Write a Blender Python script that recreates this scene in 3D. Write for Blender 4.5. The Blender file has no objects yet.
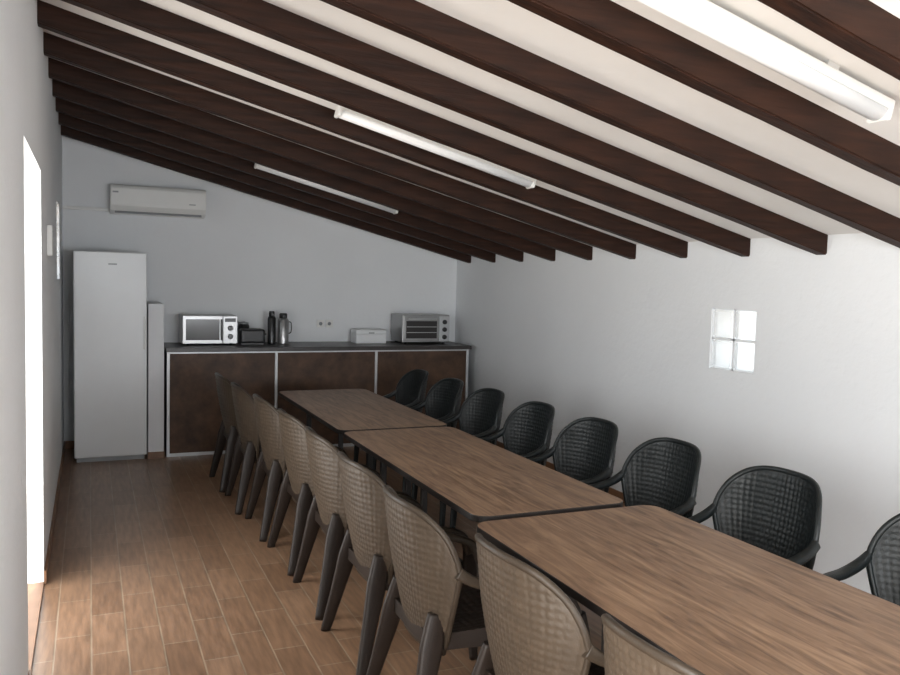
import bpy, bmesh, math, random
from mathutils import Vector, Matrix
random.seed(4)
S = bpy.context.scene
COL = S.collection

# ------------------------------------------------------------------ helpers
def new_obj(name, me, parent=None, loc=(0,0,0)):
    o = bpy.data.objects.new(name, me)
    COL.objects.link(o)
    o.location = loc
    if parent: o.parent = parent
    return o

def top(o, label, category, group=None):
    o["label"] = label; o["category"] = category
    if group: o["group"] = group
    return o

def empty(name, loc, label, category, group=None, rz=0):
    e = bpy.data.objects.new(name, None)
    e.empty_display_size = 0.1
    COL.objects.link(e); e.location = loc; e.rotation_euler = (0,0,rz)
    return top(e, label, category, group)

def structure(o):
    o["kind"] = "structure"; return o

def mesh_from_bm(bm, name, mats, smooth=False):
    bmesh.ops.recalc_face_normals(bm, faces=bm.faces)
    me = bpy.data.meshes.new(name)
    bm.to_mesh(me); bm.free()
    for m in (mats if isinstance(mats,(list,tuple)) else [mats]): me.materials.append(m)
    if smooth:
        for p in me.polygons: p.use_smooth = True
    return me

def add_box(bm, x0,x1,y0,y1,z0,z1, mi=0):
    vs=[bm.verts.new((x,y,z)) for x in (x0,x1) for y in (y0,y1) for z in (z0,z1)]
    idx=[(0,1,3,2),(4,6,7,5),(0,4,5,1),(2,3,7,6),(0,2,6,4),(1,5,7,3)]
    fs=[]
    for q in idx:
        f=bm.faces.new([vs[i] for i in q]); f.material_index=mi; fs.append(f)
    return vs,fs

def box(name, b, mat, parent=None, bevel=0.0, seg=2, loc=(0,0,0)):
    bm=bmesh.new(); add_box(bm,*b)
    if bevel>0:
        bmesh.ops.bevel(bm, geom=bm.edges[:]+bm.verts[:], offset=bevel, segments=seg, affect='EDGES', profile=0.5)
    return new_obj(name, mesh_from_bm(bm,name,mat), parent, loc)

def add_lathe(bm, prof, cx=0, cy=0, seg=24, mi=0):
    rings=[]
    for r,z in prof:
        if r<1e-5: rings.append([bm.verts.new((cx,cy,z))])
        else: rings.append([bm.verts.new((cx+r*math.cos(2*math.pi*i/seg),cy+r*math.sin(2*math.pi*i/seg),z)) for i in range(seg)])
    for a,b in zip(rings[:-1],rings[1:]):
        for i in range(seg):
            j=(i+1)%seg
            if len(a)==1 and len(b)==1: continue
            if len(a)==1: f=bm.faces.new((a[0],b[i],b[j]))
            elif len(b)==1: f=bm.faces.new((a[i],a[j],b[0]))
            else: f=bm.faces.new((a[i],a[j],b[j],b[i]))
            f.material_index=mi; f.smooth=True

def lathe(name, prof, mat, parent=None, loc=(0,0,0), seg=24, rot=None):
    bm=bmesh.new(); add_lathe(bm,prof,seg=seg)
    if rot: bmesh.ops.transform(bm, matrix=rot, verts=bm.verts)
    return new_obj(name, mesh_from_bm(bm,name,mat), parent, loc)

def catmull(pts, n=6):
    P=[Vector(p) for p in pts]; out=[]
    for i in range(len(P)-1):
        p0=P[max(i-1,0)];p1=P[i];p2=P[i+1];p3=P[min(i+2,len(P)-1)]
        for k in range(n):
            t=k/n
            out.append(0.5*((2*p1)+(-p0+p2)*t+(2*p0-5*p1+4*p2-p3)*t*t+(-p0+3*p1-3*p2+p3)*t**3))
    out.append(P[-1]); return out

def sweep(bm, path, sizes, ref=(0,1,0), seg=12, power=0.6, mi=0):
    """tube with superellipse section; sizes=(a,b) at t list, a along ref-ish, b other"""
    n=len(path); rings=[]; ref=Vector(ref)
    for i,p in enumerate(path):
        t=(path[min(i+1,n-1)]-path[max(i-1,0)]).normalized()
        A=(ref-t*ref.dot(t)).normalized(); B=t.cross(A)
        f=i/(n-1)*(len(sizes)-1); k=min(int(f),len(sizes)-2) if len(sizes)>1 else 0
        if len(sizes)>1:
            g=f-k; a=sizes[k][0]*(1-g)+sizes[k+1][0]*g; b=sizes[k][1]*(1-g)+sizes[k+1][1]*g
        else: a,b=sizes[0]
        ring=[]
        for s in range(seg):
            th=2*math.pi*s/seg; c,sn=math.cos(th),math.sin(th)
            ca=math.copysign(abs(c)**power,c); sa=math.copysign(abs(sn)**power,sn)
            ring.append(bm.verts.new(p+A*a*ca+B*b*sa))
        rings.append(ring)
    for r0,r1 in zip(rings[:-1],rings[1:]):
        for s in range(seg):
            f=bm.faces.new((r0[s],r0[(s+1)%seg],r1[(s+1)%seg],r1[s])); f.smooth=True; f.material_index=mi
    for r in (rings[0],rings[-1]):
        f=bm.faces.new(r); f.material_index=mi

def rrect(x0,x1,y0,y1,r,n=8):
    pts=[]
    for cx,cy,a0 in ((x1-r,y1-r,0),(x0+r,y1-r,90),(x0+r,y0+r,180),(x1-r,y0+r,270)):
        for k in range(n+1):
            a=math.radians(a0+90*k/n); pts.append((cx+r*math.cos(a),cy+r*math.sin(a)))
    return pts

def prism(bm, pts, z0, z1, side_mi=0, top_mi=0, bev=0.0):
    """pts in xy extruded in z with small chamfer"""
    cx=sum(p[0] for p in pts)/len(pts); cy=sum(p[1] for p in pts)/len(pts)
    def shr(p,d):
        v=Vector((p[0]-cx,p[1]-cy)); L=v.length
        return (p[0]-v.x/L*d,p[1]-v.y/L*d)
    lv=[(z0,bev),(z0+bev,0),(z1-bev,0),(z1,bev)] if bev>0 else [(z0,0),(z1,0)]
    rings=[[bm.verts.new((*shr(p,d),z)) for p in pts] for z,d in lv]
    n=len(pts)
    for a,b in zip(rings[:-1],rings[1:]):
        for i in range(n):
            f=bm.faces.new((a[i],a[(i+1)%n],b[(i+1)%n],b[i])); f.material_index=side_mi
    f=bm.faces.new(rings[0]); f.material_index=side_mi
    f=bm.faces.new(rings[-1]); f.material_index=top_mi

# ------------------------------------------------------------------ materials
def nmat(name):
    m=bpy.data.materials.new(name); m.use_nodes=True
    nt=m.node_tree; b=nt.nodes['Principled BSDF']
    return m,nt,b

def pmat(name, col, rough=0.5, metal=0.0, noise=0.06, nscale=8.0, bump=0.0, bscale=60.0, spec=0.5, stretch=(1,1,1)):
    m,nt,b=nmat(name)
    N=nt.nodes; L=nt.links
    b.inputs['Roughness'].default_value=rough; b.inputs['Metallic'].default_value=metal
    b.inputs['Specular IOR Level'].default_value=spec
    tc=N.new('ShaderNodeTexCoord'); mp=N.new('ShaderNodeMapping'); mp.inputs['Scale'].default_value=stretch
    L.new(tc.outputs['Object'],mp.inputs['Vector'])
    nz=N.new('ShaderNodeTexNoise'); nz.inputs['Scale'].default_value=nscale; nz.inputs['Detail'].default_value=4
    L.new(mp.outputs[0],nz.inputs['Vector'])
    rp=N.new('ShaderNodeValToRGB')
    rp.color_ramp.elements[0].position=0.3; rp.color_ramp.elements[1].position=0.7
    rp.color_ramp.elements[0].color=(*[c*(1-noise) for c in col],1)
    rp.color_ramp.elements[1].color=(*[min(1,c*(1+noise)) for c in col],1)
    L.new(nz.outputs['Fac'],rp.inputs['Fac']); L.new(rp.outputs['Color'],b.inputs['Base Color'])
    if bump>0:
        n2=N.new('ShaderNodeTexNoise'); n2.inputs['Scale'].default_value=bscale; n2.inputs['Detail'].default_value=3
        L.new(mp.outputs[0],n2.inputs['Vector'])
        bp=N.new('ShaderNodeBump'); bp.inputs['Strength'].default_value=bump; bp.inputs['Distance'].default_value=0.01
        L.new(n2.outputs['Fac'],bp.inputs['Height']); L.new(bp.outputs['Normal'],b.inputs['Normal'])
    return m

M_wall=pmat('plaster_white',(0.785,0.80,0.815),0.85,noise=0.02,nscale=1.5,bump=0.3,bscale=22)
M_ceil=pmat('ceiling_paint',(0.81,0.80,0.78),0.8,noise=0.04,nscale=2,bump=0.2,bscale=12)
M_white=pmat('white_enamel',(0.76,0.77,0.78),0.35,noise=0.01)
M_plastic=pmat('white_plastic',(0.76,0.76,0.74),0.4,noise=0.01)
M_grey=pmat('grey_plastic',(0.3,0.31,0.32),0.4)
M_black=pmat('black_plastic',(0.012,0.012,0.013),0.3)
M_dark=pmat('dark_metal',(0.02,0.018,0.018),0.4)
M_steel=pmat('brushed_steel',(0.38,0.38,0.38),0.35,metal=0.9,noise=0.08,nscale=30,stretch=(1,1,20))
M_alu=pmat('aluminium_profile',(0.55,0.56,0.57),0.4,metal=0.4,noise=0.03)
M_chair=pmat('taupe_brown_resin',(0.062,0.045,0.031),0.46,noise=0.12,nscale=20,bump=0.1,bscale=150,spec=.35)
M_frame=pmat('brown_resin_frame',(0.04,0.029,0.02),0.44,noise=0.12,nscale=20,bump=0.1,bscale=150,spec=.35)
M_leg=pmat('dark_brown_resin',(0.018,0.012,0.009),0.45,noise=0.12,nscale=20,bump=0.1,bscale=150,spec=.3)
M_chairb=pmat('charcoal_resin',(0.006,0.0085,0.009),0.42,noise=0.12,nscale=20,bump=0.1,bscale=150,spec=.4)
M_skirt=pmat('brown_skirting_tile',(0.22,0.11,0.055),0.4,noise=0.2)
M_edge=pmat('dark_edge_band',(0.015,0.012,0.011),0.4)
M_worktop=pmat('dark_worktop',(0.035,0.03,0.028),0.35,noise=0.25,nscale=12)
M_glassdark=pmat('oven_glass',(0.03,0.028,0.027),0.12,noise=0.05)
M_lampcover=pmat('lamp_cover',(0.82,0.83,0.83),0.3,noise=0.01)
M_ground=pmat('terrace_ground',(0.45,0.38,0.3),0.9,noise=0.1)

def wood_beam():
    m,nt,b=nmat('stained_beam_wood'); N=nt.nodes; L=nt.links
    tc=N.new('ShaderNodeTexCoord'); mp=N.new('ShaderNodeMapping'); mp.inputs['Scale'].default_value=(1.5,18,18)
    L.new(tc.outputs['Object'],mp.inputs['Vector'])
    nz=N.new('ShaderNodeTexNoise'); nz.inputs['Scale'].default_value=2; nz.inputs['Detail'].default_value=6
    L.new(mp.outputs[0],nz.inputs['Vector'])
    rp=N.new('ShaderNodeValToRGB'); e=rp.color_ramp.elements
    e[0].position=.3; e[0].color=(0.012,0.005,0.003,1); e[1].position=.75; e[1].color=(0.038,0.014,0.007,1)
    L.new(nz.outputs['Fac'],rp.inputs['Fac']); L.new(rp.outputs['Color'],b.inputs['Base Color'])
    bp=N.new('ShaderNodeBump'); bp.inputs['Strength'].default_value=.4; bp.inputs['Distance'].default_value=.01
    L.new(nz.outputs['Fac'],bp.inputs['Height']); L.new(bp.outputs['Normal'],b.inputs['Normal'])
    b.inputs['Roughness'].default_value=.6; b.inputs['Specular IOR Level'].default_value=.2
    return m
M_beam=wood_beam()

def table_wood():
    m,nt,b=nmat('walnut_laminate'); N=nt.nodes; L=nt.links
    tc=N.new('ShaderNodeTexCoord'); mp=N.new('ShaderNodeMapping'); mp.inputs['Scale'].default_value=(9,0.9,1)
    L.new(tc.outputs['Object'],mp.inputs['Vector'])
    nz=N.new('ShaderNodeTexNoise'); nz.inputs['Scale'].default_value=3; nz.inputs['Detail'].default_value=10; nz.inputs['Roughness'].default_value=.6; nz.inputs['Distortion'].default_value=1.2
    L.new(mp.outputs[0],nz.inputs['Vector'])
    rp=N.new('ShaderNodeValToRGB'); e=rp.color_ramp.elements
    e[0].position=.33; e[0].color=(0.11,0.061,0.035,1); e[1].position=.68; e[1].color=(0.30,0.19,0.115,1)
    x=rp.color_ramp.elements.new(.5); x.color=(0.205,0.123,0.073,1)
    L.new(nz.outputs['Fac'],rp.inputs['Fac']); L.new(rp.outputs['Color'],b.inputs['Base Color'])
    b.inputs['Roughness'].default_value=.45; b.inputs['Specular IOR Level'].default_value=.35
    return m
M_table=table_wood()

def panel_mat():
    m,nt,b=nmat('rust_brown_panel'); N=nt.nodes; L=nt.links
    tc=N.new('ShaderNodeTexCoord')
    nz=N.new('ShaderNodeTexNoise'); nz.inputs['Scale'].default_value=5; nz.inputs['Detail'].default_value=9; nz.inputs['Roughness'].default_value=.65
    L.new(tc.outputs['Object'],nz.inputs['Vector'])
    rp=N.new('ShaderNodeValToRGB'); e=rp.color_ramp.elements
    e[0].position=.3; e[0].color=(0.035,0.019,0.011,1); e[1].position=.75; e[1].color=(0.13,0.07,0.042,1)
    L.new(nz.outputs['Fac'],rp.inputs['Fac']); L.new(rp.outputs['Color'],b.inputs['Base Color'])
    b.inputs['Roughness'].default_value=.5; b.inputs['Specular IOR Level'].default_value=.3
    return m
M_panel=panel_mat()

def floor_mat():
    m,nt,b=nmat('wood_look_tiles'); N=nt.nodes; L=nt.links
    tc=N.new('ShaderNodeTexCoord'); sp=N.new('ShaderNodeSeparateXYZ'); cb=N.new('ShaderNodeCombineXYZ')
    L.new(tc.outputs['Object'],sp.inputs[0]); L.new(sp.outputs['Y'],cb.inputs['X']); L.new(sp.outputs['X'],cb.inputs['Y'])
    br=N.new('ShaderNodeTexBrick'); br.offset=.5
    for k,v in (('Scale',1),('Mortar Size',.0035),('Mortar Smooth',.2),('Bias',0),('Brick Width',.45),('Row Height',.15)): br.inputs[k].default_value=v
    br.inputs['Color1'].default_value=(0.205,0.115,0.066,1); br.inputs['Color2'].default_value=(0.275,0.162,0.097,1)
    br.inputs['Mortar'].default_value=(0.30,0.22,0.15,1)
    L.new(cb.outputs[0],br.inputs['Vector'])
    mp=N.new('ShaderNodeMapping'); mp.inputs['Scale'].default_value=(14,1.6,1); L.new(tc.outputs['Object'],mp.inputs['Vector'])
    nz=N.new('ShaderNodeTexNoise'); nz.inputs['Scale'].default_value=3; nz.inputs['Detail'].default_value=7; L.new(mp.outputs[0],nz.inputs['Vector'])
    rp=N.new('ShaderNodeValToRGB'); e=rp.color_ramp.elements
    e[0].position=.3; e[0].color=(.65,.65,.65,1); e[1].position=.7; e[1].color=(1.2,1.2,1.2,1)
    L.new(nz.outputs['Fac'],rp.inputs['Fac'])
    mx=N.new('ShaderNodeMix'); mx.data_type='RGBA'; mx.blend_type='MULTIPLY'; mx.inputs['Factor'].default_value=.9
    L.new(br.outputs['Color'],mx.inputs['A']); L.new(rp.outputs['Color'],mx.inputs['B']); L.new(mx.outputs['Result'],b.inputs['Base Color'])
    b.inputs['Roughness'].default_value=.32
    bp=N.new('ShaderNodeBump'); bp.inputs['Strength'].default_value=.5; bp.inputs['Distance'].default_value=.002; bp.invert=True
    L.new(br.outputs['Fac'],bp.inputs['Height']); L.new(bp.outputs['Normal'],b.inputs['Normal'])
    return m
M_floor=floor_mat()

def block_mat():
    m,nt,b=nmat('glass_block'); N=nt.nodes; L=nt.links
    out=N['Material Output']
    tr=N.new('ShaderNodeBsdfTranslucent'); tr.inputs['Color'].default_value=(1,1,1,1)
    tp=N.new('ShaderNodeBsdfTransparent'); tp.inputs['Color'].default_value=(1,1,1,1)
    m0=N.new('ShaderNodeMixShader'); m0.inputs[0].default_value=.68
    L.new(tr.outputs[0],m0.inputs[1]); L.new(tp.outputs[0],m0.inputs[2])
    b.inputs['Base Color'].default_value=(.88,.9,.9,1); b.inputs['Roughness'].default_value=.1
    mx=N.new('ShaderNodeMixShader'); mx.inputs[0].default_value=.06
    tc=N.new('ShaderNodeTexCoord'); nz=N.new('ShaderNodeTexNoise'); nz.inputs['Scale'].default_value=14
    L.new(tc.outputs['Object'],nz.inputs['Vector'])
    bp=N.new('ShaderNodeBump'); bp.inputs['Strength'].default_value=.6; L.new(nz.outputs['Fac'],bp.inputs['Height'])
    L.new(bp.outputs['Normal'],b.inputs['Normal'])
    L.new(m0.outputs[0],mx.inputs[1]); L.new(b.outputs[0],mx.inputs[2]); L.new(mx.outputs[0],out.inputs['Surface'])
    return m
M_block=block_mat()

# ------------------------------------------------------------------ room
XL,XR,YB,YF=-0.232,3.80,8.50,-1.60
TH=0.25
SL=0.249
BH=0.112
def zb(x): return 2.89-SL*(x-XL)
def zc(x): return zb(x)+BH

structure(box('floor',(XL-TH,XR+TH,YF-TH,YB+TH,-0.1,0),M_floor))
structure(box('ground',(-12,12,-12,16,-0.3,-0.101),M_ground))

# ceiling slab
bm=bmesh.new(); vs,fs=add_box(bm,XL-0.6,XR+TH+.02,YF-0.4,YB+0.4,0,1)
for v in vs: v.co.z = zc(v.co.x)+(0.15 if v.co.z>.5 else 0)
structure(new_obj('ceiling',mesh_from_bm(bm,'ceiling',M_ceil)))

def wall_cells(name, axis, a0,a1, t0,t1, ztop, holes, mat):
    """axis 'y': wall runs along y, thickness in x (t0..t1). holes: (a0,a1,z0,z1)"""
    as_=sorted({a0,a1,*[h[0] for h in holes],*[h[1] for h in holes]})
    zs=sorted({0,ztop,*[h[2] for h in holes],*[h[3] for h in holes]})
    bm=bmesh.new()
    for i in range(len(as_)-1):
        for j in range(len(zs)-1):
            ca=(as_[i]+as_[i+1])/2; cz=(zs[j]+zs[j+1])/2
            if any(h[0]<ca<h[1] and h[2]<cz<h[3] for h in holes): continue
            if axis=='y': add_box(bm,t0,t1,as_[i],as_[i+1],zs[j],zs[j+1])
            else: add_box(bm,as_[i],as_[i+1],t0,t1,zs[j],zs[j+1])
    bmesh.ops.remove_doubles(bm,verts=bm.verts,dist=1e-5)
    bm.verts.index_update()
    d={}
    for f in bm.faces: d.setdefault(frozenset(v.index for v in f.verts),[]).append(f)
    rm=[f for l in d.values() if len(l)>1 for f in l]
    if rm: bmesh.ops.delete(bm,geom=rm,context='FACES')
    for v in bm.verts:
        if abs(v.co.z-ztop)<1e-4: v.co.z=zc(v.co.x)
    return structure(new_obj(name,mesh_from_bm(bm,name,mat)))

DOOR=(3.60,4.80,0,2.20); SIDE_FILL_OPENING=(-0.9,1.3,0,2.15); WIN_L=(7.0,7.6,1.62,2.22)  # near-camera opening is unseen, added to light tables and chair backs
wall_cells('wall_left','y',YF-TH,YB+TH,XL-TH,XL,2.9,[DOOR,SIDE_FILL_OPENING,WIN_L],M_wall)
WIN_R=(3.91,4.31,1.15,1.55)
wall_cells('wall_right','y',YF-TH,YB+TH,XR,XR+TH,1.8,[WIN_R],M_wall)
wall_cells('wall_back','x',XL,XR,YB,YB+TH,1.81,[],M_wall)
FRONT_FILL_OPENING=(0.5,2.9,0.9,1.75)  # unseen opening added to let fill light in from behind the camera
wall_cells('wall_front','x',XL,XR,YF-TH,YF,1.81,[FRONT_FILL_OPENING],M_wall)

# partition stub beside the fridge
structure(box('wall_partition',(0.48,0.615,7.84,YB,0,1.41),M_wall,bevel=0.004))
# baseboards
structure(box('baseboard_left',(XL,XL+0.012,DOOR[1],YB,0,0.075),M_skirt))
structure(box('baseboard_left_entry',(XL,XL+0.012,SIDE_FILL_OPENING[1],DOOR[0],0,0.075),M_skirt))
structure(box('baseboard_right',(XR-0.012,XR,YF,YB,0,0.075),M_skirt))
structure(box('baseboard_back',(XL+0.012,0.48,YB-0.012,YB,0,0.075),M_skirt))
structure(box('baseboard_partition',(0.475,0.618,7.828,7.84,0,0.06),M_skirt))
structure(box('trim_1',(XL-TH-0.05,XL,DOOR[0],DOOR[1],0.0,0.015),M_skirt))
structure(box('trim_2',(XL-TH-0.05,XL,SIDE_FILL_OPENING[0],SIDE_FILL_OPENING[1],0.0,0.015),M_skirt))

# glass block windows
def block_window(name, x0,x1, y0,y1,z0,z1, ny,nz):
    bm=bmesh.new()
    g=0.008
    dy=(y1-y0)/ny; dz=(z1-z0)/nz
    for i in range(ny):
        for j in range(nz):
            b=bmesh.new(); add_box(b,x0,x1,y0+i*dy+g,y0+(i+1)*dy-g,z0+j*dz+g,z0+(j+1)*dz-g)
            bmesh.ops.bevel(b,geom=b.edges[:],offset=.012,segments=3,affect='EDGES')
            me=bpy.data.meshes.new('t'); b.to_mesh(me); b.free(); bm.from_mesh(me); bpy.data.meshes.remove(me)
    w=structure(new_obj(name,mesh_from_bm(bm,name,M_block)))
    bm=bmesh.new(); xm0=x0+.01;xm1=x0+.04
    for i in range(ny+1):
        c=y0+i*dy; add_box(bm,xm0,xm1,max(y0,c-g),min(y1,c+g),z0,z1)
    for j in range(nz+1):
        c=z0+j*dz; add_box(bm,xm0,xm1,y0,y1,max(z0,c-g),min(z1,c+g))
    o=new_obj('mortar_grid',mesh_from_bm(bm,'mortar_grid',M_wall),w)
block_window('window_1',XR+0.005,XR+TH-0.005,*WIN_R,2,2)
block_window('window_2',XL-0.085,XL-0.005,*WIN_L,3,3)

# beams
for k in range(17):
    y=8.12-0.59*k
    if y<YF: break
    bm=bmesh.new(); vs,fs=add_box(bm,XL,XR,0,0.078,0,1)
    bmesh.ops.subdivide_edges(bm,edges=[e for e in bm.edges if abs(e.verts[0].co.x-e.verts[1].co.x)>1],cuts=14)
    for v in bm.verts:
        topv=v.co.z>.5
        v.co.z = zc(v.co.x)-0.0005 if topv else zb(v.co.x)
        if not topv and XL+.01<v.co.x<XR-.01:
            v.co.z+=random.uniform(-.002,.002); v.co.y+=random.uniform(-.002,.002)
    long=[e for e in bm.edges if e.calc_length()>.1 and all(v.co.z<zb(v.co.x)+.02 for v in e.verts)]
    bmesh.ops.bevel(bm,geom=long,offset=.006,segments=2,affect='EDGES')
    o=new_obj('ceiling_beam' if k==0 else 'ceiling_beam.%03d'%k,mesh_from_bm(bm,'beam',M_beam),None,(0,y,0))
    top(o,'dark-stained sloping wooden ceiling beam under the white ceiling','beam','ceiling beams')

# ------------------------------------------------------------------ ceiling lights
ang=math.atan(SL)
def ceiling_light(y, x0=1.23, x1=2.43):
    xm=(x0+x1)/2; L=(x1-x0)/math.cos(ang)/2
    e=empty('ceiling_light',(xm,y,zc(xm)),'white linear fluorescent ceiling light with rounded cover between beams','ceiling light','fluorescent ceiling lights')
    e.rotation_euler=(0,ang,0)
    box('mounting_bracket',(-L*.6,-L*.6+.05,-.02,.02,-.035,-0.001),M_plastic,e)
    box('mounting_bracket',(L*.6-.05,L*.6,-.02,.02,-.035,-0.001),M_plastic,e)
    box('body',(-L,L,-.045,.045,-.062,-.03),M_plastic,e,bevel=.004)
    bm=bmesh.new()
    n=14; rings=[]
    for x in (-L+.02,L-.02):
        rings.append([bm.verts.new((x,.041*math.cos(math.pi*i/n),-.062-.036*math.sin(math.pi*i/n))) for i in range(n+1)])
    for i in range(n):
        f=bm.faces.new((rings[0][i],rings[0][i+1],rings[1][i+1],rings[1][i])); f.smooth=True
    bm.faces.new(rings[0]); bm.faces.new(rings[1]); bm.faces.new((rings[0][0],rings[0][-1],rings[1][-1],rings[1][0]))
    new_obj('lamp_cover',mesh_from_bm(bm,'lamp_cover',M_lampcover),e)
    box('end_cap',(-L-.004,-L+.02,-.044,.044,-.098,-.03),M_plastic,e,bevel=.01)
    box('end_cap',(L-.02,L+.004,-.044,.044,-.098,-.03),M_plastic,e,bevel=.01)
for y in (1.97,4.33,6.69): ceiling_light(y)

# ------------------------------------------------------------------ chairs
def basket(u,v,s=.03):
    cu=math.floor(u/s); cv=math.floor(v/s); fu=u/s-cu; fv=v/s-cv
    if (cu+cv)%2: fu,fv=fv,fu
    return (max(0,math.sin(math.pi*fu))**.6)*(.45+.55*math.sin(math.pi*fv))

Z0=.37
def back_pt(w,v):
    a=abs(w)
    z1=.888-.020*a*a-.20*a**4.8
    z=Z0+(z1-Z0)*v
    h=(z-Z0)/.52
    hw=.20+.112*math.sin(min(1,h*1.2)*math.pi/2)
    x=-.19-.10*h-.01*math.sin(h*math.pi)+.165*(a**2.5)*(.30+.70*min(1,h*1.2))
    yy=hw*(w-.05*w*a**4)
    return Vector((x,yy,z))

def make_back(mat):
    NU,NV=120,100; bm=bmesh.new(); grids=[]
    for side in (1,-1):
        g=[]
        for j in range(NV+1):
            row=[]
            for i in range(NU+1):
                w=-1+2*i/NU; v=j/NV
                p=back_pt(w,v)
                e=1e-3
                du=back_pt(min(1,w+e),v)-back_pt(max(-1,w-e),v); dv=back_pt(w,min(1,v+e))-back_pt(w,max(0,v-e))
                n=dv.cross(du).normalized()
                if n.x<0: n=-n
                edge=min(1,(1-abs(w))/.05,(1-v)/.05)
                d=.005+.0038*basket(w*.32+1,p.z,.024)*max(0,edge)
                row.append(bm.verts.new(p+n*d*side))
            g.append(row)
        grids.append(g)
    for g in grids:
        for j in range(NV):
            for i in range(NU):
                f=bm.faces.new((g[j][i],g[j][i+1],g[j+1][i+1],g[j+1][i])); f.smooth=True
    bm.normal_update()
    return mesh_from_bm(bm,'backrest',mat)

def make_frame(mat):
    bm=bmesh.new(); path=[]
    for i in range(0,15): path.append(back_pt(-1,i/15))
    for i in range(0,49): path.append(back_pt(-1+2*i/48,1))
    for i in range(1,16): path.append(back_pt(1,1-i/15))
    sweep(bm,path,[(.011,.012)],ref=(1,0,0),seg=10,power=.8)
    path=[back_pt(-1+2*i/16,0.0) for i in range(17)]
    sweep(bm,path,[(.014,.03)],ref=(1,0,0),seg=10)
    return mesh_from_bm(bm,'backrest_frame',mat)

def make_seat(mat):
    bm=bmesh.new()
    NX,NY=60,64
    def sp(i,j):
        a=-1+2*i/NX; b=-1+2*j/NY
        x=.01+.215*a; hw=.215+.02*a
        y=hw*b
        z=.43+.012*a-.018*(1-b*b)*(1-a*a)-.02*max(0,a-.8)/.2
        return Vector((x,y,z))
    g=[[None]*(NY+1) for _ in range(NX+1)]
    for i in range(NX+1):
        for j in range(NY+1):
            p=sp(i,j); p.z+=.004*basket(p.x+1,p.y+1); g[i][j]=bm.verts.new(p)
    for i in range(NX):
        for j in range(NY):
            f=bm.faces.new((g[i][j],g[i+1][j],g[i+1][j+1],g[i][j+1])); f.smooth=True
    ring=[g[i][0] for i in range(NX+1)]+[g[NX][j] for j in range(1,NY+1)]+[g[i][NY] for i in range(NX-1,-1,-1)]+[g[0][j] for j in range(NY-1,0,-1)]
    low=[bm.verts.new((v.co.x,v.co.y,.365)) for v in ring]
    n=len(ring)
    for i in range(n): bm.faces.new((ring[i],ring[(i+1)%n],low[(i+1)%n],low[i]))
    bm.faces.new(low)
    return mesh_from_bm(bm,'seat',mat)

def make_arm(s,mat):
    bm=bmesh.new()
    path=catmull([(-.138,s*.284,.675),(-.085,s*.290,.642),(-.01,s*.291,.618),(.09,s*.287,.605),(.17,s*.274,.57),(.205,s*.26,.49)],8)
    sweep(bm,path,[(.014,.022),(.022,.018),(.026,.015),(.024,.016),(.02,.018)],ref=(0,1,0),seg=12)
    return mesh_from_bm(bm,'armrest',mat)
def make_leg(front,s,mat):
    bm=bmesh.new()
    if front:
        path=catmull([(.205,s*.26,.52),(.22,s*.250,.40),(.235,s*.252,.2),(.245,s*.262,0)],6)
        sweep(bm,path,[(.018,.022),(.018,.032),(.015,.024),(.013,.018)],ref=(0,1,0),seg=12)
        path=catmull([(.215,s*.245,.41),(.19,s*.225,.405)],2)
        sweep(bm,path,[(.03,.022)],ref=(0,0,1),seg=8)
    else:
        path=catmull([(-.175,s*.19,.50),(-.20,s*.205,.38),(-.24,s*.232,.2),(-.285,s*.266,0)],6)
        sweep(bm,path,[(.016,.034),(.018,.045),(.015,.033),(.013,.023)],ref=(0,1,0),seg=12)
    return mesh_from_bm(bm,'leg',mat)

def chair_meshes(mat,frame,leg):
    return [('backrest',make_back(mat)),('backrest_frame',make_frame(frame)),('seat',make_seat(leg)),
            ('armrest',make_arm(1,frame)),('armrest',make_arm(-1,frame)),
            ('leg',make_leg(True,1,leg)),('leg',make_leg(True,-1,leg)),('leg',make_leg(False,1,leg)),('leg',make_leg(False,-1,leg))]
CM_b=chair_meshes(M_chair,M_frame,M_leg); CM_k=chair_meshes(M_chairb,M_chairb,M_chairb)
def place_chair(x,y,rz,cm,label,group):
    e=empty('dining_chair',(x,y,0),label,'chair',group,rz)
    for n,me in cm: new_obj(n,me,e)
LB='brown woven-look plastic armchair tucked under the long table'
LK='charcoal woven-look plastic armchair facing the long table by the wall'
BX=.285
for x,y,r in ((1.12,1.46,2),(1.10,2.14,1),(1.02,2.80,-1),(1.03,3.46,1),(1.035,4.11,-1),(1.03,4.76,1),(1.00,5.41,0),(.955,6.06,-1),(.93,6.71,1)):
    place_chair(x+BX,y,math.radians(r),CM_b,LB,'chairs along the door side of the tables')
for x,y,r in ((2.88,1.88,0),(2.79,2.62,1),(2.77,3.32,-1),(2.75,3.98,1),(2.74,4.65,-1),(2.73,5.33,1),(2.71,5.99,0),(2.68,6.65,-1)):
    place_chair(x-BX,y,math.pi+math.radians(r),CM_k,LK,'chairs along the window side of the tables')

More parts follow.
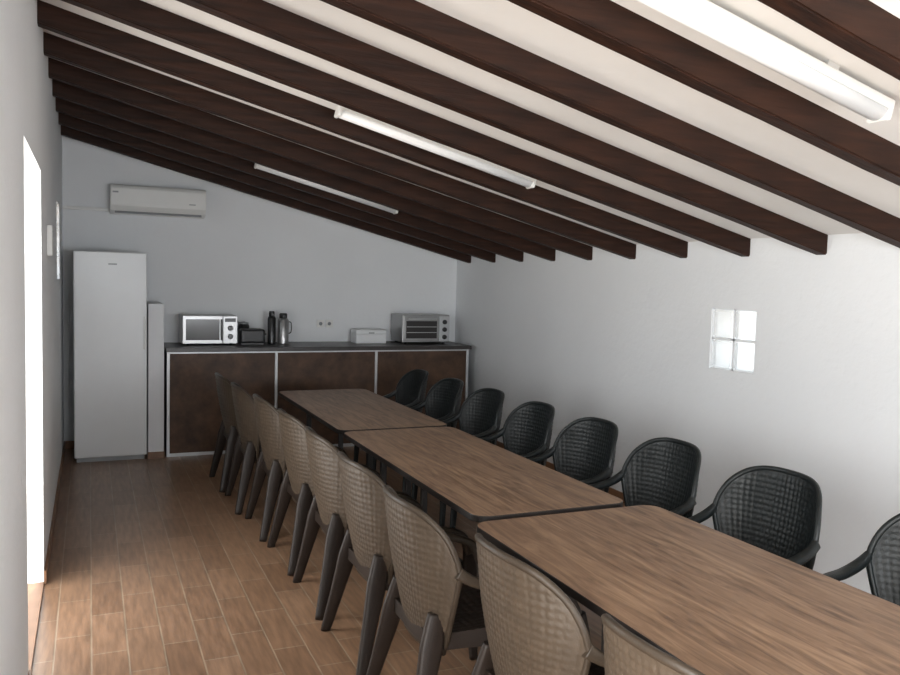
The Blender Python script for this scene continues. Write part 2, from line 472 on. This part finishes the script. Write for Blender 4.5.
# ------------------------------------------------------------------ tables
def table(x0,x1,y0,y1):
    cx,cy=(x0+x1)/2,(y0+y1)/2; hx,hy=(x1-x0)/2,(y1-y0)/2
    e=empty('dining_table',(cx,cy,0),'long rectangular table with brown wood-grain top and dark metal frame','table','dining tables in a row')
    bm=bmesh.new(); prism(bm,rrect(-hx,hx,-hy,hy,.07),.722,.75,1,0,.003)
    new_obj('tabletop',mesh_from_bm(bm,'tabletop',[M_table,M_edge]),e)
    bm=bmesh.new()
    add_box(bm,-.15,-.12,-hy+.12,hy-.12,.694,.722); add_box(bm,.12,.15,-hy+.12,hy-.12,.694,.722)
    for s in (-1,1):
        yy=s*(hy-.13); add_box(bm,-hx+.06,hx-.06,yy-.015,yy+.015,.70,.722)
    new_obj('frame',mesh_from_bm(bm,'frame',M_dark),e)
    for sx in (-1,1):
        for sy in (-1,1):
            yy=sy*(hy-.13); box('leg',(sx*.135-.018,sx*.135+.018,yy-.018,yy+.018,0,.695),M_dark,e,bevel=.004)
table(1.40,2.14,4.82,6.66)
table(1.40,2.13,2.87,4.79)
table(1.35,2.21,0.93,2.82)

# ------------------------------------------------------------------ counter
CX0,CX1,CY0,CY1=.64,3.68,7.86,8.49
e=empty('bar_counter',((CX0+CX1)/2,CY0,0),'long counter with rust-brown panels in aluminium profiles against the wall','counter')
ox=(CX0+CX1)/2
def lb(x0,x1,y0,y1,z0,z1): return (x0-ox,x1-ox,y0-CY0,y1-CY0,z0,z1)
ZT=1.01
box('body',lb(CX0+.02,CX1-.02,CY0+.02,CY1,0,ZT-.04),M_dark,e)
px=[CX0,1.64,2.65,CX1]
for i in range(3):
    box('panel',lb(px[i]+.013,px[i+1]-.013,CY0+.006,CY0+.02,.03,ZT-.055),M_panel,e)
for x in px:
    xx=min(max(x,CX0+.013),CX1-.013)
    box('profile',lb(xx-.013,xx+.013,CY0-.004,CY0+.02,0,ZT-.04),M_alu,e,bevel=.002)
box('profile',lb(CX0+.026,CX1-.026,CY0-.002,CY0+.02,ZT-.055,ZT-.04),M_alu,e)
box('profile',lb(CX0+.026,CX1-.026,CY0,CY0+.02,0,.03),M_alu,e)
wt=box('worktop',(CX0-.01,CX1+.02,CY0-.03,CY1,ZT-.04,ZT),M_worktop,bevel=.004)
top(wt,'dark continuous worktop slab lying on the long counter','worktop')

# fridge
e=empty('freezer',(.168,7.82,0),'tall white upright freezer standing against the back wall','freezer')
box('body',(-.30,.30,.06,.64,.03,1.865),M_white,e,bevel=.008)
box('door',(-.30,.30,0,.055,.04,1.863),M_white,e,bevel=.012,seg=3)
box('plinth',(-.28,.28,.03,.06,.0,.04),M_grey,e)
box('handle',(.270,.290,-.018,-.001,1.0,1.3),M_plastic,e,bevel=.006)
box('badge',(-.02,.05,-.003,.001,1.75,1.762),M_grey,e)
for sx in (-.25,.25):
    lathe('foot',[(0,0),(.02,0),(.02,.03),(0,.03)],M_black,e,(sx,.5,0))

# AC
e=empty('air_conditioner',(.605,8.5,2.235),'white split air conditioner mounted high on the wall','air conditioner')
bm=bmesh.new()
prof=[(0,0),(-.10,0),(-.165,.03),(-.195,.075),(-.2,.12),(-.2,.22),(-.185,.255),(-.16,.27),(0,.27)]
L0=[bm.verts.new((-.43,y,z)) for y,z in prof]; L1=[bm.verts.new((.43,y,z)) for y,z in prof]
for i in range(len(prof)):
    j=(i+1)%len(prof); bm.faces.new((L0[i],L0[j],L1[j],L1[i]))
bm.faces.new(L0); bm.faces.new(L1)
bmesh.ops.bevel(bm,geom=[x for x in bm.edges if abs(x.verts[0].co.x-x.verts[1].co.x)<1e-4],offset=.006,segments=2,affect='EDGES')
new_obj('body',mesh_from_bm(bm,'body',M_plastic),e)
box('front_panel',(-.425,.425,-.208,-.199,.085,.235),M_plastic,e,bevel=.003)
bm=bmesh.new(); add_box(bm,-.39,.39,-.002,.002,-.028,.028)
bmesh.ops.rotate(bm,verts=bm.verts,cent=(0,0,0),matrix=Matrix.Rotation(math.radians(-42),3,'X'))
o=new_obj('louver',mesh_from_bm(bm,'louver',M_grey),e,(0,-.152,.026))
for i in range(6): box('vent_slot',(-.38,.38,-.15+i*.022,-.142+i*.022,.269,.272),M_grey,e)
box('display',(.27,.33,-.211,-.207,.11,.12),M_grey,e)
box('badge',(-.41,-.36,-.211,-.207,.19,.205),M_grey,e)
o=box('pipe_cover',(XL,.175,8.47,8.5,2.26,2.29),M_plastic,bevel=.004)
top(o,'thin white pipe cover running from air conditioner to wall corner','pipe cover')

# microwave
e=empty('microwave',(1.055,8.1,ZT),'silver microwave oven with dark window on the worktop','microwave')
box('body',(-.255,.255,.02,.36,.012,.285),M_steel,e,bevel=.006)
box('door',(-.255,.115,0,.02,.015,.283),M_steel,e,bevel=.004)
box('window',(-.225,.085,-.003,.001,.05,.25),M_glassdark,e,bevel=.001)
box('control_panel',(.118,.255,0,.02,.015,.283),M_steel,e,bevel=.004)
box('display',(.135,.238,-.003,.001,.225,.26),M_black,e)
for z in (.165,.085):
    lathe('knob',[(0,0),(.026,0),(.024,.016),(0,.018)],M_grey,e,(.187,0,z),rot=Matrix.Rotation(math.radians(90),4,'X'))
box('handle',(.095,.107,-.03,-.0,.05,.25),M_black,e,bevel=.004)
for sx in (-.2,.2):
    for sy in (.06,.3): lathe('foot',[(0,0),(.015,0),(.015,.013),(0,.013)],M_black,e,(sx,sy,0),seg=12)

# small black toaster
e=empty('toaster',(1.47,8.16,ZT),'small black two-slot toaster beside the microwave','toaster')
box('body',(-.12,.12,0,.16,.01,.15),M_black,e,bevel=.022,seg=4)
box('side_panel',(-.09,.09,-.004,.0,.035,.12),M_dark,e,bevel=.001)
box('slot',(-.09,.09,.04,.06,.148,.152),M_dark,e); box('slot',(-.09,.09,.10,.12,.148,.152),M_dark,e)
box('lever',(.119,.145,.07,.09,.09,.105),M_black,e,bevel=.004)
box('base',(-.11,.11,.01,.15,0,.012),M_black,e)
o=empty('storage_jar',(1.42,8.40,ZT),'short dark storage jar behind the toaster','jar')
lathe('body',[(0,0),(.05,0),(.055,.02),(.055,.17),(.045,.19),(0,.19)],M_black,o)
lathe('lid',[(0,.19),(.046,.19),(.046,.205),(.01,.212),(0,.215)],M_grey,o)

# thermoses
def thermos(x,y,h,r,mat,label):
    o=empty('thermos_flask',(x,y,ZT),label,'thermos','flasks on the worktop')
    lathe('body',[(0,0),(r,0),(r,.01),(r,h*.78),(r*.75,h*.84),(0,h*.84)],mat,o)
    lathe('cap',[(0,h*.84),(r*.72,h*.84),(r*.72,h*.97),(r*.6,h),(0,h)],M_black,o)
    bm=bmesh.new(); sweep(bm,catmull([(r*.9,0,h*.72),(r+.025,0,h*.68),(r+.025,0,h*.4),(r*.9,0,h*.34)],5),[(.007,.006)],seg=8)
    if mat is not M_black: new_obj('handle',mesh_from_bm(bm,'handle',M_black),o)
    box('pour_button',(-.012,.012,-r-.01,-r*.6,h*.86,h*.92),M_black,o)
thermos(1.66,8.2,.33,.04,M_black,'tall black thermos flask on the worktop')
thermos(1.775,8.2,.31,.055,M_steel,'brushed steel thermos flask with black cap on worktop')

# white box
e=empty('white_box',(2.70,8.18,ZT),'small white bread box with closed lid on worktop','box')
box('body',(-.165,.165,0,.2,0,.10),M_white,e,bevel=.008)
box('lid',(-.168,.168,-.003,.203,.10,.145),M_white,e,bevel=.01)
box('label_plate',(-.03,.03,-.006,-.002,.105,.118),M_grey,e)

# toaster oven
e=empty('toaster_oven',(3.28,8.07,ZT),'silver toaster oven with glass door and three knobs','oven')
box('body',(-.27,.27,.02,.38,.015,.31),M_steel,e,bevel=.008)
box('door',(-.26,.14,0,.02,.035,.29),M_steel,e,bevel=.004)
box('window',(-.235,.115,-.003,.001,.06,.245),M_glassdark,e)
for z in (.12,.18):
    box('rack',(-.23,.11,-.005,-.002,z,z+.006),M_alu,e)
bm=bmesh.new(); sweep(bm,[Vector((-.22,-.03,.267)),Vector((.10,-.03,.267))],[(.008,.008)],ref=(0,0,1),seg=10,power=1)
add_box(bm,-.21,-.195,-.03,0,.261,.273); add_box(bm,.075,.09,-.03,0,.261,.273)
new_obj('handle',mesh_from_bm(bm,'handle',M_alu),e)
box('control_panel',(.145,.262,0,.02,.03,.295),M_alu,e,bevel=.003)
for z in (.075,.155,.235):
    lathe('knob',[(0,0),(.026,0),(.023,.02),(0,.022)],M_black,e,(.203,0,z),rot=Matrix.Rotation(math.radians(90),4,'X'))
for sx in (-.22,.22):
    for sy in (.06,.33): lathe('foot',[(0,0),(.016,0),(.016,.016),(0,.016)],M_black,e,(sx,sy,0),seg=12)

# sockets on back wall
for x in (2.235,2.33):
    o=empty('wall_socket',(x,8.5,1.20),'white double-earthed wall socket above the worktop','socket','wall sockets')
    box('plate',(-.04,.04,-.01,0,-.04,.04),M_plastic,o,bevel=.004)
    lathe('outlet',[(0,0),(.019,0),(.019,.002),(0,.002)],M_grey,o,(0,-.0101,0),rot=Matrix.Rotation(math.radians(90),4,'X'))
# thermostat on left wall
o=empty('wall_thermostat',(XL,5.45,1.86),'small white control box on the wall near the doorway','thermostat')
box('body',(0,.03,-.05,.05,-.09,.09),M_plastic,o,bevel=.005)
box('display',(.0301,.032,-.03,.03,.02,.06),M_grey,o)

# ------------------------------------------------------------------ camera
cam=bpy.data.cameras.new('camera'); co=bpy.data.objects.new('camera',cam); COL.objects.link(co)
cam.sensor_width=36; cam.lens=820/900*36; cam.clip_start=.02
R=Matrix.Rotation(math.radians(-23.75),4,'Z')@Matrix.Rotation(math.radians(90-3.9),4,'X')@Matrix.Rotation(math.radians(1.5),4,'Z')
co.matrix_world=Matrix.Translation((0,0,1.68))@R
S.camera=co

# ------------------------------------------------------------------ lights
W=bpy.data.worlds.new('world'); S.world=W; W.use_nodes=True
bg=W.node_tree.nodes['Background']; bg.inputs[0].default_value=(.88,.95,1,1); bg.inputs[1].default_value=3.0
def area(name,loc,rot,sx,sy,e,col):
    l=bpy.data.lights.new(name,'AREA'); l.shape='RECTANGLE'; l.size=sx; l.size_y=sy; l.energy=e; l.color=col
    o=bpy.data.objects.new(name,l); COL.objects.link(o); o.location=loc; o.rotation_euler=rot; return o
area('doorway_daylight',(XL-TH-.08,4.2,1.1),(0,math.radians(-90),0),2.1,1.1,30,(1,.98,.95))
area('side_fill',(XL-TH-.08,.2,1.1),(0,math.radians(-90),0),2.1,2.1,150,(1,.97,.92))  # added fill lamp standing in the added side opening
area('front_fill',(1.7,YF-TH-.05,1.32),(math.radians(90),0,0),2.3,.8,130,(.92,.96,1))  # added fill lamp behind the camera, outside the added front opening
s=bpy.data.lights.new('sun','SUN'); s.energy=9; s.angle=.01; s.color=(1,.93,.82)
so=bpy.data.objects.new('sun',s); COL.objects.link(so)
so.rotation_euler=Vector((.19,1,-.75)).to_track_quat('-Z','Y').to_euler()
S.view_settings.view_transform='Standard'
S.view_settings.exposure=0.02
